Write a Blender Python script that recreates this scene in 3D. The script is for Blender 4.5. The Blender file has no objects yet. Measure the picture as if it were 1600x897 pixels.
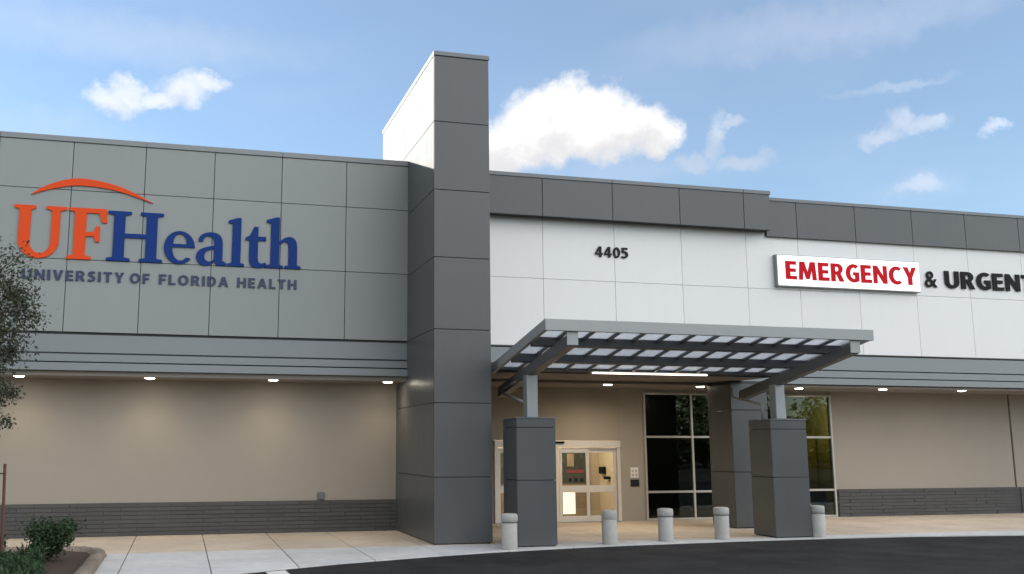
import bpy, bmesh, math, random
from mathutils import Vector, Matrix
random.seed(7)
R = math.radians
scene = bpy.context.scene
COL = scene.collection

# ---------------------------------------------------------------- camera
CAMZ = 2.45
cd = bpy.data.cameras.new('camera'); cam = bpy.data.objects.new('camera', cd); COL.objects.link(cam)
cd.sensor_width = 36.0; cd.lens = 1520.0/1600*36; cd.shift_x = 117.0/1600; cd.clip_end = 3000
cam.location = (0, 0, CAMZ); cam.rotation_euler = (R(90+9.32), 0, R(-14.56))
scene.camera = cam

# ---------------------------------------------------------------- sky and sun
SUN_AZ, SUN_EL = -57.0, 11.0          # degrees from +Y towards +X, degrees above the horizon
world = bpy.data.worlds.new('World'); scene.world = world; world.use_nodes = True
wt = world.node_tree; wt.nodes.clear()
WN, WL = wt.nodes.new, wt.links.new

def wmath(op, a, b=None, c=None, clamp=False):
    n = WN('ShaderNodeMath'); n.operation = op; n.use_clamp = clamp
    for i, v in enumerate((a, b, c)):
        if v is None: continue
        if isinstance(v, (int, float)): n.inputs[i].default_value = v
        else: WL(v, n.inputs[i])
    return n.outputs[0]

def wsmooth(v, lo, hi):
    n = WN('ShaderNodeMapRange'); n.interpolation_type = 'SMOOTHSTEP'
    WL(v, n.inputs[0]); n.inputs[1].default_value = lo; n.inputs[2].default_value = hi
    return n.outputs[0]

def wmix(fac, a, b):
    n = WN('ShaderNodeMix'); n.data_type = 'RGBA'
    for s, v in ((0, fac), (6, a), (7, b)):
        if isinstance(v, (int, float)): n.inputs[s].default_value = v
        elif isinstance(v, tuple): n.inputs[s].default_value = (*v, 1)
        else: WL(v, n.inputs[s])
    return n.outputs[2]

sky = WN('ShaderNodeTexSky'); sky.sky_type = 'NISHITA'; sky.sun_disc = False
sky.sun_elevation = R(SUN_EL); sky.sun_rotation = R(SUN_AZ)
sky.air_density = 1.0; sky.dust_density = 0.25; sky.ozone_density = 3.2
tc = WN('ShaderNodeTexCoord'); sx = WN('ShaderNodeSeparateXYZ'); WL(tc.outputs['Generated'], sx.inputs[0])
AZ = wmath('ARCTAN2', sx.outputs[0], sx.outputs[1]); EL = wmath('ARCSINE', sx.outputs[2])

def wnoise(scale, detail=6, rough=.55, off=(0, 0, 0), stretch=(1, 1, 1)):
    m = WN('ShaderNodeMapping'); WL(tc.outputs['Generated'], m.inputs[0])
    m.inputs['Location'].default_value = off; m.inputs['Scale'].default_value = stretch
    n = WN('ShaderNodeTexNoise'); WL(m.outputs[0], n.inputs['Vector'])
    n.inputs['Scale'].default_value = scale; n.inputs['Detail'].default_value = detail; n.inputs['Roughness'].default_value = rough
    return n.outputs[0]
n1 = wnoise(26, 7, .62); n2 = wnoise(26, 7, .62, (4.3, 1.7, 9.1)); n3 = wnoise(60, 6, .6, (2, 5, 8))
AZd = wmath('ADD', AZ, wmath('MULTIPLY', wmath('SUBTRACT', n1, .5), .055))
ELd = wmath('ADD', EL, wmath('MULTIPLY', wmath('SUBTRACT', n2, .5), .045))
_yaw, _pit = R(14.56), R(9.32)
FWD = Vector((math.sin(_yaw)*math.cos(_pit), math.cos(_yaw)*math.cos(_pit), math.sin(_pit)))
RGT = Vector((math.cos(_yaw), -math.sin(_yaw), 0)); UPV = RGT.cross(FWD)
def azel(x, y):                        # bearing of a cloud read off the photograph
    d = (FWD + RGT*(x-683)/1520 - UPV*(y-448.5)/1520).normalized()
    return math.atan2(d.x, d.y), math.asin(d.z)
def cloud(blobs, lo, hi, fine=.5):
    best = None
    for (x, y, w, h) in blobs:
        a, e = azel(x, y)
        u = wmath('MULTIPLY', wmath('SUBTRACT', AZd, a), 1520/w*.95)
        v = wmath('MULTIPLY', wmath('SUBTRACT', ELd, e), 1520/h)
        q = wmath('SUBTRACT', 1.0, wmath('ADD', wmath('MULTIPLY', u, u), wmath('MULTIPLY', v, v)))
        best = q if best is None else wmath('MAXIMUM', best, q)
    best = wmath('ADD', best, wmath('MULTIPLY', wmath('SUBTRACT', n3, .5), fine))
    return wsmooth(best, lo, hi)
big = cloud([(785, 228, 75, 46), (790, 250, 70, 34), (845, 192, 72, 52), (888, 166, 58, 44), (945, 182, 64, 48), (995, 200, 55, 42),
             (1028, 212, 36, 34), (900, 218, 150, 40)], -.35, .85, .9)
small = cloud([(172, 158, 40, 22), (205, 144, 34, 20), (250, 152, 40, 13), (290, 138, 46, 28), (325, 130, 30, 15)], -.4, 1.1, .9)
wisp = cloud([(1122, 220, 17, 42), (1168, 252, 42, 14), (1150, 190, 26, 9), (1090, 255, 34, 16), (1408, 188, 18, 24), (1376, 216, 30, 14),
              (1430, 198, 44, 15), (1458, 192, 20, 12), (1560, 200, 22, 10), (1440, 290, 40, 17)], -.4, 1.5, .9)
faint = cloud([(1440, 290, 52, 22), (1400, 134, 80, 8), (780, 262, 110, 30), (1000, 262, 130, 22), (60, 205, 170, 40), (1260, 45, 260, 40), (180, 60, 300, 40)], -.6, 1.9, .8)
# unseen cumulus added round the rest of the sky, thickened to light the facade
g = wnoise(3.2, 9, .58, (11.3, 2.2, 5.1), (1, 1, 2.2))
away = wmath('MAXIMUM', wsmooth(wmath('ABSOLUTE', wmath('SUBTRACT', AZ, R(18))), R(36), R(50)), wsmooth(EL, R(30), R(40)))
fill_clouds = wmath('MULTIPLY', wmath('MULTIPLY', wsmooth(g, .42, .56), away), wsmooth(EL, R(1), R(8)))
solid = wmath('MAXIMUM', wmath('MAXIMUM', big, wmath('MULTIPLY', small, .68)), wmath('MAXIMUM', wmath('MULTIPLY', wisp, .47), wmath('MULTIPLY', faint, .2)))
cover = wmath('MAXIMUM', solid, wmath('MULTIPLY', fill_clouds, .9))
# tops white, bellies greyer
be = azel(930, 212)[1]; n4 = wnoise(34, 5, .5, (7, 3, 1))
shade = wmath('MULTIPLY', wsmooth(wmath('ADD', ELd, wmath('MULTIPLY', wmath('SUBTRACT', n4, .5), .12)), be-.02, be+.03), 1.0)
SKYGAIN = 1.0
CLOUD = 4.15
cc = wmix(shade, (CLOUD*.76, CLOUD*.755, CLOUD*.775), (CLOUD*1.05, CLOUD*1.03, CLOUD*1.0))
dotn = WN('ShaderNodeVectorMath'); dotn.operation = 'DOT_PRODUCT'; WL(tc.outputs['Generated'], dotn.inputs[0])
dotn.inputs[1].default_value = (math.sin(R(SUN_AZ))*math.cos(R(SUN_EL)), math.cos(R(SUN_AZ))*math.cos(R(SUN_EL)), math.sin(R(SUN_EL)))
lit = wsmooth(dotn.outputs['Value'], .05, -.8)      # added gain: clouds opposite the sun brightened to light the shaded facade
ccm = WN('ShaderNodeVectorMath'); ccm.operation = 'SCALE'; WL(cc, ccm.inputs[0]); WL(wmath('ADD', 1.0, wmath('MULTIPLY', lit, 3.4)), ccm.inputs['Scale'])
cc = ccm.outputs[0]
cirrus = wmath('ADD', .16, wmath('MULTIPLY', wsmooth(wnoise(4, 5, .5, (1, 7, 3), (1, 1, 3)), .40, .75), .06))   # thin high veil
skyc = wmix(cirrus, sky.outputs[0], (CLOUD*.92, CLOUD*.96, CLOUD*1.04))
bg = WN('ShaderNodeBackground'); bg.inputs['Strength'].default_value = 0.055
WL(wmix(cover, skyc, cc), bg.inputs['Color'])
wo = WN('ShaderNodeOutputWorld'); WL(bg.outputs[0], wo.inputs['Surface'])
world.cycles.sampling_method = 'MANUAL'; world.cycles.sample_map_resolution = 512

sl = bpy.data.lights.new('sun', 'SUN'); sun = bpy.data.objects.new('sun', sl); COL.objects.link(sun)
sl.energy = 5.0; sl.angle = R(.5); sl.color = (1, .93, .82)
sd = Vector((math.sin(R(SUN_AZ))*math.cos(R(SUN_EL)), math.cos(R(SUN_AZ))*math.cos(R(SUN_EL)), math.sin(R(SUN_EL))))
sun.rotation_euler = sd.to_track_quat('Z', 'Y').to_euler(); sun.location = (-40, 40, 60)

scene.view_settings.view_transform = 'Standard'; scene.view_settings.look = 'None'
scene.view_settings.exposure = 2.27; scene.view_settings.gamma = 1.0; scene.view_settings.use_curve_mapping = False
scene.render.engine = 'CYCLES'
scene.cycles.max_bounces = 8; scene.cycles.transparent_max_bounces = 12
scene.cycles.use_denoising = True
scene.cycles.sample_clamp_indirect = 6.0; scene.cycles.caustics_reflective = False; scene.cycles.caustics_refractive = False

# ---------------------------------------------------------------- materials
MATS = {}
def srgb(r, g, b):
    f = lambda c: (c/255/12.92) if c/255 <= .04045 else ((c/255+.055)/1.055)**2.4
    return (f(r), f(g), f(b))

def mat(name, col, rough=.6, metal=0.0, var=.06, scale=3.0, bump=0.0, bscale=60, spec=.5, stain=0.0, per_obj=.0, stretch=(1, 1, 1), coat=0):
    m = bpy.data.materials.new(name); m.use_nodes = True; nt = m.node_tree
    p = nt.nodes['Principled BSDF']; N, L = nt.nodes.new, nt.links.new
    p.inputs['Roughness'].default_value = rough; p.inputs['Metallic'].default_value = metal
    p.inputs['Specular IOR Level'].default_value = spec; p.inputs['Coat Weight'].default_value = coat
    geo = N('ShaderNodeNewGeometry'); mp = N('ShaderNodeMapping'); mp.inputs['Scale'].default_value = stretch
    L(geo.outputs['Position'], mp.inputs[0])
    nz = N('ShaderNodeTexNoise'); L(mp.outputs[0], nz.inputs['Vector']); nz.inputs['Scale'].default_value = scale
    nz.inputs['Detail'].default_value = 8; nz.inputs['Roughness'].default_value = .6
    hsv = N('ShaderNodeHueSaturation'); hsv.inputs['Color'].default_value = (*col, 1)
    mr = N('ShaderNodeMapRange'); L(nz.outputs[0], mr.inputs[0]); mr.inputs[1].default_value = .25; mr.inputs[2].default_value = .75
    mr.inputs[3].default_value = 1-var; mr.inputs[4].default_value = 1+var
    val = mr.outputs[0]
    if per_obj:
        oi = N('ShaderNodeObjectInfo'); m2 = N('ShaderNodeMapRange'); L(oi.outputs['Random'], m2.inputs[0])
        m2.inputs[3].default_value = 1-per_obj; m2.inputs[4].default_value = 1+per_obj
        mm = N('ShaderNodeMath'); mm.operation = 'MULTIPLY'; L(val, mm.inputs[0]); L(m2.outputs[0], mm.inputs[1]); val = mm.outputs[0]
    if stain:
        n2 = N('ShaderNodeTexNoise'); L(geo.outputs['Position'], n2.inputs['Vector']); n2.inputs['Scale'].default_value = .55; n2.inputs['Detail'].default_value = 10
        n2.inputs['Roughness'].default_value = .7
        m3 = N('ShaderNodeMapRange'); L(n2.outputs[0], m3.inputs[0]); m3.inputs[1].default_value = .35; m3.inputs[2].default_value = .65
        m3.inputs[3].default_value = 1-stain; m3.inputs[4].default_value = 1+stain*.5
        mm = N('ShaderNodeMath'); mm.operation = 'MULTIPLY'; L(val, mm.inputs[0]); L(m3.outputs[0], mm.inputs[1]); val = mm.outputs[0]
    L(val, hsv.inputs['Value']); L(hsv.outputs[0], p.inputs['Base Color'])
    rr = N('ShaderNodeMapRange'); L(nz.outputs[0], rr.inputs[0]); rr.inputs[3].default_value = max(rough-.08, .02); rr.inputs[4].default_value = min(rough+.08, 1)
    L(rr.outputs[0], p.inputs['Roughness'])
    if bump:
        nb = N('ShaderNodeTexNoise'); L(mp.outputs[0], nb.inputs['Vector']); nb.inputs['Scale'].default_value = bscale; nb.inputs['Detail'].default_value = 5
        b = N('ShaderNodeBump'); b.inputs['Strength'].default_value = bump; b.inputs['Distance'].default_value = .01
        L(nb.outputs[0], b.inputs['Height']); L(b.outputs[0], p.inputs['Normal'])
    MATS[name] = m; return m

def emit(name, col, strength):
    m = bpy.data.materials.new(name); m.use_nodes = True; p = m.node_tree.nodes['Principled BSDF']
    p.inputs['Base Color'].default_value = (*col, 1); p.inputs['Emission Color'].default_value = (*col, 1)
    p.inputs['Emission Strength'].default_value = strength; MATS[name] = m; return m

def glass(name, tint, refl=.08, rough=.01):
    m = bpy.data.materials.new(name); m.use_nodes = True; nt = m.node_tree; nt.nodes.clear()
    N, L = nt.nodes.new, nt.links.new
    t = N('ShaderNodeBsdfTransparent'); t.inputs[0].default_value = (*tint, 1)
    gl = N('ShaderNodeBsdfGlossy'); gl.inputs['Roughness'].default_value = rough; gl.inputs['Color'].default_value = (.95, 1, .98, 1)
    fr = N('ShaderNodeFresnel'); fr.inputs[0].default_value = 1.5
    ad = N('ShaderNodeMath'); ad.operation = 'ADD'; ad.use_clamp = True; L(fr.outputs[0], ad.inputs[0]); ad.inputs[1].default_value = refl
    nz = N('ShaderNodeTexNoise'); nz.inputs['Scale'].default_value = .9; nz.inputs['Detail'].default_value = 1
    g2 = N('ShaderNodeNewGeometry'); L(g2.outputs['Position'], nz.inputs['Vector'])
    b = N('ShaderNodeBump'); b.inputs['Strength'].default_value = .12; b.inputs['Distance'].default_value = .02; L(nz.outputs[0], b.inputs['Height'])
    L(b.outputs[0], gl.inputs['Normal'])
    mx = N('ShaderNodeMixShader'); L(ad.outputs[0], mx.inputs[0]); L(t.outputs[0], mx.inputs[1]); L(gl.outputs[0], mx.inputs[2])
    o = N('ShaderNodeOutputMaterial'); L(mx.outputs[0], o.inputs[0]); MATS[name] = m; return m

def frosted(name, col):
    m = bpy.data.materials.new(name); m.use_nodes = True; nt = m.node_tree; nt.nodes.clear()
    N, L = nt.nodes.new, nt.links.new
    a = N('ShaderNodeBsdfTranslucent'); a.inputs[0].default_value = (*col, 1)
    t = N('ShaderNodeBsdfTransparent'); t.inputs[0].default_value = (*col, 1)
    gl = N('ShaderNodeBsdfGlossy'); gl.inputs['Roughness'].default_value = .15
    nz = N('ShaderNodeTexNoise'); nz.inputs['Scale'].default_value = 4
    g2 = N('ShaderNodeNewGeometry'); L(g2.outputs['Position'], nz.inputs['Vector'])
    mr = N('ShaderNodeMapRange'); L(nz.outputs[0], mr.inputs[0]); mr.inputs[3].default_value = .45; mr.inputs[4].default_value = .65
    m1 = N('ShaderNodeMixShader'); L(mr.outputs[0], m1.inputs[0]); L(a.outputs[0], m1.inputs[1]); L(t.outputs[0], m1.inputs[2])
    m2 = N('ShaderNodeMixShader'); m2.inputs[0].default_value = .05; L(m1.outputs[0], m2.inputs[1]); L(gl.outputs[0], m2.inputs[2])
    o = N('ShaderNodeOutputMaterial'); L(m2.outputs[0], o.inputs[0]); MATS[name] = m; return m

mat('grey_panel', (.295, .315, .303), .45, 0, .022, 1.6, per_obj=.028, stretch=(2, 2, .3), bump=.10, bscale=1.1)
mat('dark_panel', (.089, .0935, .0945), .36, 0, .06, 1.4, per_obj=.04, stretch=(2, 2, .35), bump=.10, bscale=1.0)
mat('white_panel', (.85, .845, .83), .42, 0, .013, 1.5, per_obj=.014, stretch=(2.5, 2.5, .25), bump=.08, bscale=1.0)
mat('coping', (.25, .27, .275), .38, 0, .04, 2)
mat('dark_coping', (.17, .19, .2), .38, 0, .04, 2)
mat('reveal', (.05, .053, .054), .8, 0, .1, 5)
mat('band_metal', (.25, .27, .275), .42, 0, .03, 1.2)
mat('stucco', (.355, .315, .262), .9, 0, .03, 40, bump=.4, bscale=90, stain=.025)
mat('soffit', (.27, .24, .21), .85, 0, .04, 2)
mat('stone', (.082, .08, .079), .85, 0, .10, 9, bump=.5, bscale=35, per_obj=.08, stretch=(1, 1, 3))
mat('mortar', (.075, .073, .072), .95, 0, .1, 20)
mat('roof', (.5, .5, .48), .9)
mat('concrete', (.60, .60, .59), .85, 0, .09, 5, bump=.3, bscale=120, stain=.15, per_obj=.045)
mat('tan_concrete', (.60, .50, .39), .85, 0, .09, 5, bump=.3, bscale=120, stain=.18, per_obj=.05)
mat('asphalt', (.028, .0275, .029), .9, 0, .3, 14, bump=.9, bscale=140, stain=.55, spec=.22)
mat('paint', (.72, .72, .70), .7, 0, .12, 12, stain=.1)
mat('joint', (.13, .12, .11), .95)
mat('kerb', (.27, .215, .17), .9, 0, .45, 14, bump=1, bscale=26, stain=.35)
mat('soil', (.062, .040, .029), .98, 0, .45, 30, bump=1, bscale=40)
mat('bollard', (.45, .435, .405), .8, 0, .09, 9, stain=.12, bump=.3, bscale=70)
mat('bollard_groove', (.25, .24, .22), .9)
mat('steel', (.36, .375, .38), .38, .3, .04, 4)
mat('beam_steel', (.135, .137, .135), .42, .1, .05, 4)
mat('steel_dark', (.085, .092, .10), .45, .1, .06, 4)
mat('downspout', (.33, .31, .285), .45, .2, .04, 3)
mat('canopy_fascia', (.33, .34, .335), .4, .2, .04, 3)
mat('aluminium', (.70, .65, .58), .4, .25, .04, 4)
mat('window_frame', (.50, .47, .42), .4, .3, .04, 4)
mat('orange', srgb(232, 78, 22), .55, 0, .02, 3, spec=.25)
mat('blue', (.004, .036, .20), .55, 0, .02, 3, spec=.2)
mat('navy', srgb(44, 56, 88), .45, 0, .02, 3)
mat('red', srgb(214, 22, 40), .4, 0, .02, 3)
mat('decal_red', (.30, .05, .045), .6, 0, .1, 9)
mat('black', (.006, .006, .007), .6, 0, .05, 5, spec=.2)
mat('dark_grey_letter', (.016, .0165, .018), .6, 0, .05, 5, spec=.25)
mat('bark', (.09, .065, .05), .95, 0, .3, 25, bump=.8, bscale=50, stretch=(1, 1, .2))
mat('stake', (.13, .055, .04), .85, 0, .2, 20, stretch=(1, 1, .2))
mat('interior', (.52, .43, .32), .8, 0, .03, 2)
mat('inner_glass', (.045, .05, .042), .3, 0, .3, 6)
mat('inner_wood', (.26, .19, .125), .6, 0, .15, 5)
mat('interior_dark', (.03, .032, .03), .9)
mat('interior_floor', (.35, .31, .26), .4)
mat('ochre', (.42, .34, .10), .8, 0, .15, 2)
mat('trim_white', (.75, .74, .72), .5)
emit('sign_face', (1, 1, 1), .16)
emit('red_lit', (.50, .004, .012), .05); MATS['red_lit'].node_tree.nodes['Principled BSDF'].inputs['Specular IOR Level'].default_value = .1
emit('lamp_glow', (1, .90, .74), 9.0)
emit('led_glow', (1, .88, .74), 1.0)
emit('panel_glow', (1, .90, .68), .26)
glass('window_glass', (.50, .55, .52), .0)
glass('door_glass', (.86, .88, .86), .0)
frosted('canopy_glazing', (.77, .785, .80))

def leafmat(name, col, var=.45, trans=.25):
    m = bpy.data.materials.new(name); m.use_nodes = True; nt = m.node_tree
    p = nt.nodes['Principled BSDF']; N, L = nt.nodes.new, nt.links.new
    geo = N('ShaderNodeNewGeometry'); hsv = N('ShaderNodeHueSaturation'); hsv.inputs['Color'].default_value = (*col, 1)
    mr = N('ShaderNodeMapRange'); L(geo.outputs['Random Per Island'], mr.inputs[0]); mr.inputs[3].default_value = 1-var; mr.inputs[4].default_value = 1+var
    L(mr.outputs[0], hsv.inputs['Value'])
    m2 = N('ShaderNodeMapRange'); L(geo.outputs['Random Per Island'], m2.inputs[0]); m2.inputs[3].default_value = .47; m2.inputs[4].default_value = .53
    L(m2.outputs[0], hsv.inputs['Hue']); L(hsv.outputs[0], p.inputs['Base Color']); p.inputs['Roughness'].default_value = .55
    tr = N('ShaderNodeBsdfTranslucent'); L(hsv.outputs[0], tr.inputs[0]); mx = N('ShaderNodeMixShader'); mx.inputs[0].default_value = trans
    L(p.outputs[0], mx.inputs[1]); L(tr.outputs[0], mx.inputs[2]); L(mx.outputs[0], nt.nodes['Material Output'].inputs[0]); MATS[name] = m
leafmat('oak_leaf', (.07, .082, .048), .6); leafmat('shrub_leaf', (.038, .07, .026)); leafmat('cover_leaf', (.04, .078, .03)); leafmat('far_leaf', (.05, .075, .028))

# ---------------------------------------------------------------- mesh helpers
def link(name, me, parent=None, m=None):
    o = bpy.data.objects.new(name, me); COL.objects.link(o)
    if parent is not None: o.parent = parent
    if m is not None and me is not None and not me.materials: me.materials.append(MATS[m])
    return o
def empty(name, loc=(0, 0, 0), parent=None):
    o = bpy.data.objects.new(name, None); COL.objects.link(o); o.location = loc; o.empty_display_size = .2
    if parent is not None: o.parent = parent
    return o
def tag(o, label=None, cat=None, group=None, kind=None):
    if label: o['label'] = label
    if cat: o['category'] = cat
    if group: o['group'] = group
    if kind: o['kind'] = kind
    return o
def bm_box(bm, x0, x1, y0, y1, z0, z1):
    v = [bm.verts.new(p) for p in ((x0,y0,z0),(x1,y0,z0),(x1,y1,z0),(x0,y1,z0),(x0,y0,z1),(x1,y0,z1),(x1,y1,z1),(x0,y1,z1))]
    for f in ((0,3,2,1),(4,5,6,7),(0,1,5,4),(1,2,6,5),(2,3,7,6),(3,0,4,7)): bm.faces.new([v[i] for i in f])
    return v
def finish(bm, smooth=False):
    me = bpy.data.meshes.new('mesh'); bm.normal_update(); bm.to_mesh(me); bm.free()
    if smooth:
        for p in me.polygons: p.use_smooth = True
    return me
_cache = {}
def box(name, x0, x1, y0, y1, z0, z1, m, parent=None, bevel=0.0):
    """one box as its own object, origin at its centre; alike boxes share a mesh"""
    sx_, sy_, sz_ = round(x1-x0, 4), round(y1-y0, 4), round(z1-z0, 4)
    k = (sx_, sy_, sz_, m, bevel)
    if k not in _cache:
        bm = bmesh.new(); bm_box(bm, -sx_/2, sx_/2, -sy_/2, sy_/2, -sz_/2, sz_/2)
        if bevel: bmesh.ops.bevel(bm, geom=bm.edges[:], offset=bevel, segments=1, affect='EDGES')
        me = finish(bm); me.materials.append(MATS[m]); _cache[k] = me
    o = link(name, _cache[k], parent); o.location = ((x0+x1)/2, (y0+y1)/2, (z0+z1)/2)
    if parent is not None: o.location -= world_loc(parent)
    return o
def world_loc(o):
    l = Vector((0, 0, 0))
    while o is not None: l += o.location; o = o.parent
    return l
def tube(bm, pts, rad, seg=8, cap=True):
    rings = []
    pts = [Vector(p) for p in pts]
    rads = rad if isinstance(rad, (list, tuple)) else [rad]*len(pts)
    for i, p in enumerate(pts):
        d = (pts[min(i+1, len(pts)-1)] - pts[max(i-1, 0)]).normalized()
        a = d.orthogonal().normalized() if i == 0 else (pa - d*pa.dot(d)).normalized()
        pa = a; b = d.cross(a)
        rings.append([bm.verts.new(p + (a*math.cos(t)+b*math.sin(t))*rads[i]) for t in [2*math.pi*k/seg for k in range(seg)]])
    for r0, r1 in zip(rings, rings[1:]):
        for k in range(seg): bm.faces.new((r0[k], r0[(k+1) % seg], r1[(k+1) % seg], r1[k]))
    if cap: bm.faces.new(rings[0][::-1]); bm.faces.new(rings[-1])
def lathe(bm, prof, seg=24, c=(0, 0)):
    rings = [[bm.verts.new((c[0]+r*math.cos(2*math.pi*k/seg), c[1]+r*math.sin(2*math.pi*k/seg), z)) for k in range(seg)] for r, z in prof]
    for r0, r1 in zip(rings, rings[1:]):
        for k in range(seg): bm.faces.new((r0[k], r0[(k+1) % seg], r1[(k+1) % seg], r1[k]))
    bm.faces.new(rings[0][::-1]); bm.faces.new(rings[-1])
def prism(bm, poly, z0, z1):
    a = [bm.verts.new((x, y, z0)) for x, y in poly]; b = [bm.verts.new((x, y, z1)) for x, y in poly]
    n = len(poly)
    for i in range(n): bm.faces.new((a[i], a[(i+1) % n], b[(i+1) % n], b[i]))
    bm.faces.new(a[::-1]); bm.faces.new(b)

# ---------------------------------------------------------------- ground
bm = bmesh.new(); N_ = 24
vs = [[bm.verts.new((-300+600*i/N_, -300+600*j/N_, -.03)) for j in range(N_+1)] for i in range(N_+1)]
for i in range(N_):
    for j in range(N_): bm.faces.new((vs[i][j], vs[i+1][j], vs[i+1][j+1], vs[i][j+1]))
tag(link('road', finish(bm), None, 'asphalt'), 'dark asphalt driveway in front of the entrance', kind='structure')

EDGE = [(-14, 12.6), (-4, 17.35), (.95, 20.0), (1.82, 20.5), (3.3, 21.25), (5.2, 22.0), (7.09, 22.62), (9.2, 23.1), (11.43, 23.40), (14.4, 23.62),
        (17.3, 23.72), (20, 23.6), (23, 23.2), (30, 22.3), (60, 19)]
def edge_y(x):
    for (a, b), (c, d) in zip(EDGE, EDGE[1:]):
        if a <= x <= c:
            t = (x-a)/(c-a); return b+(d-b)*t
pave = empty('pavement', (0, 0, 0)); tag(pave, 'pale concrete pavement running along the building', kind='structure')
bm = bmesh.new()
xs_ = [-14+.5*i for i in range(149)]
xs_ = [x for x in xs_ if x <= 60]
prism(bm, [(x, edge_y(x)+.03) for x in xs_] + [(60, 31.5), (-14, 31.5)], -.2, -.022)
link('joint_bed', finish(bm), pave, 'joint')
JX = [-8.0, -6.2, -4.5, -2.85, -1.1, .68, 2.46, 4.22, 5.95, 7.7, 9.5, 11.3, 13.1, 14.9, 16.7, 18.5, 20.3, 22.1, 23.9, 25.7, 27.5, 29.3, 31.1, 33, 35, 38, 42, 50]
def slab(x0, x1, ylo, yhi, m):
    g_ = .011
    x0 += g_; x1 -= g_
    n = 8; low = [(x0+(x1-x0)*i/n, ylo(x0+(x1-x0)*i/n)) for i in range(n+1)] if callable(ylo) else [(x0, ylo+g_), (x1, ylo+g_)]
    bm = bmesh.new(); prism(bm, low + [(x1, yhi-g_), (x0, yhi-g_)], -.15, random.uniform(-.002, .002))
    bmesh.ops.bevel(bm, geom=[e for e in bm.edges if all(v.co.z > -.1 for v in e.verts)], offset=.008, segments=1, affect='EDGES')
    link('slab', finish(bm), pave, m)
for x0, x1 in zip(JX, JX[1:]):
    back = 29.2 if x1 < 7 else 30.9
    slab(x0, x1, 24.4, back, 'tan_concrete')
    if x0 < -1.2:
        if x1 > -1.2: slab(-1.56, x1, edge_y, 24.4, 'concrete')
        continue
    slab(x0, x1, edge_y, 24.4, 'concrete')
for x0, x1 in zip(JX[:5], JX[1:5]):        # behind and before the planting bed
    slab(x0, x1, 16.6 if x0 < -6 else edge_y, 17.9, 'concrete')
bm = bmesh.new()                             # white painted bar beside the pavement edge
prism(bm, [(1.74, 20.36), (1.84, 19.0), (2.22, 19.0), (2.15, 20.55)], -.0265, -.026)
tag(link('painted_stripe', finish(bm), None, 'paint'), 'white painted stripe on the asphalt edge', kind='structure')

# ---------------------------------------------------------------- building
BLD = empty('hospital_building', (0, 30, 0))
tag(BLD, 'grey and white panel-clad emergency hospital with a tall dark tower', 'building')
def part(name): return empty(name, (0, 0, 0), BLD)

# solid cores behind the cladding
core = part('wall_core')
box('core', -40, 6.4, 27.66, 58, 4.50, 10.74, 'reveal', core)
box('core', -40, 7.75, 29.30, 58, -.2, 4.495, 'mortar', core)
box('core', 7.72, 60, 28.30, 58, 4.52, 10.6, 'reveal', core)
box('core', 7.76, 60, 37.0, 58, -.2, 4.515, 'mortar', core)
box('roof_deck', -40, 60, 29.2, 57, 10.745, 10.76, 'roof', core)

# left fascia of grey panels
fas = part('fascia_grey')
GX = [-8.9, -7.0, -5.1, -3.2, -1.28, .61, 2.52, 4.41, 6.30]
GZ = [5.49, 7.47, 9.40, 10.76]
for z0, z1 in zip(GZ, GZ[1:]):
    for x0, x1 in zip(GX, GX[1:]):
        box('panel', x0+.009, x1-.009, 27.60, 27.65, z0+.008, z1-.008, 'grey_panel', fas, .004)
    box('panel', -40, -8.9-.014, 27.60, 27.65, z0+.012, z1-.012, 'grey_panel', fas, .004)
for x0, x1 in zip([-40]+GX[::2], GX[::2]): box('coping', x0+.004, x1-.004, 27.57, 28.0, 10.765, 10.92, 'coping', fas, .008)
cb = part('cornice_band')
box('band', -40, 6.30, 27.64, 27.9, 4.945, 5.43, 'band_metal', cb, .006)
box('band', -40, 6.30, 27.60, 27.9, 4.70, 4.90, 'band_metal', cb, .006)
box('band', -40, 6.30, 27.56, 27.9, 4.46, 4.665, 'band_metal', cb, .006)
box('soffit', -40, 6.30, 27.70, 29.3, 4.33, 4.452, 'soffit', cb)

# right fascia of white panels below a dark parapet
faw = part('fascia_white')
WX = [7.70, 10.76, 13.20, 15.58, 17.97, 19.95, 22.26, 24.58, 26.84, 29.17, 31.5, 33.8, 36.1, 38.4]
for z0, z1 in zip([5.52, 7.64], [7.64, 9.62]):
    for x0, x1 in zip(WX, WX[1:]):
        box('panel', x0+.006, x1-.006, 28.20, 28.25, z0+.0055, z1-.0055, 'white_panel', faw, .003)
    box('panel', 38.41, 60, 28.20, 28.25, z0+.008, z1-.008, 'white_panel', faw, .003)
box('gap_liner', 7.7, 60, 28.262, 28.296, 5.5, 9.6, 'coping', faw)
par = part('parapet')
PX1 = [7.70, 10.60, 12.97, 15.33, 17.67, 18.66]
for x0, x1 in zip(PX1, PX1[1:]): box('panel', x0+.009, x1-.009, 27.74, 27.79, 9.54, 10.74, 'dark_panel', par, .004)
box('panel', 18.615, 18.655, 27.80, 28.3, 9.545, 10.735, 'dark_panel', par, .004)
box('liner', 7.72, 18.60, 27.80, 28.19, 9.57, 10.73, 'reveal', par)
for x0, x1 in zip(PX1[::2], PX1[2::2]+[18.66]): box('coping', x0+.004, x1-.004+(.03 if x1 > 18 else 0), 27.71, 28.5, 10.745, 10.87, 'dark_coping', par, .008)
PX2 = [18.70, 19.88, 22.18, 24.5, 26.74, 29.07, 31.4, 33.7, 36, 38.3]
for x0, x1 in zip(PX2, PX2[1:]): box('panel', x0+.009, x1-.009, 28.08, 28.13, 9.41, 10.63, 'dark_panel', par, .004)
box('panel', 38.31, 60, 28.08, 28.13, 9.41, 10.63, 'dark_panel', par, .004)
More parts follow.
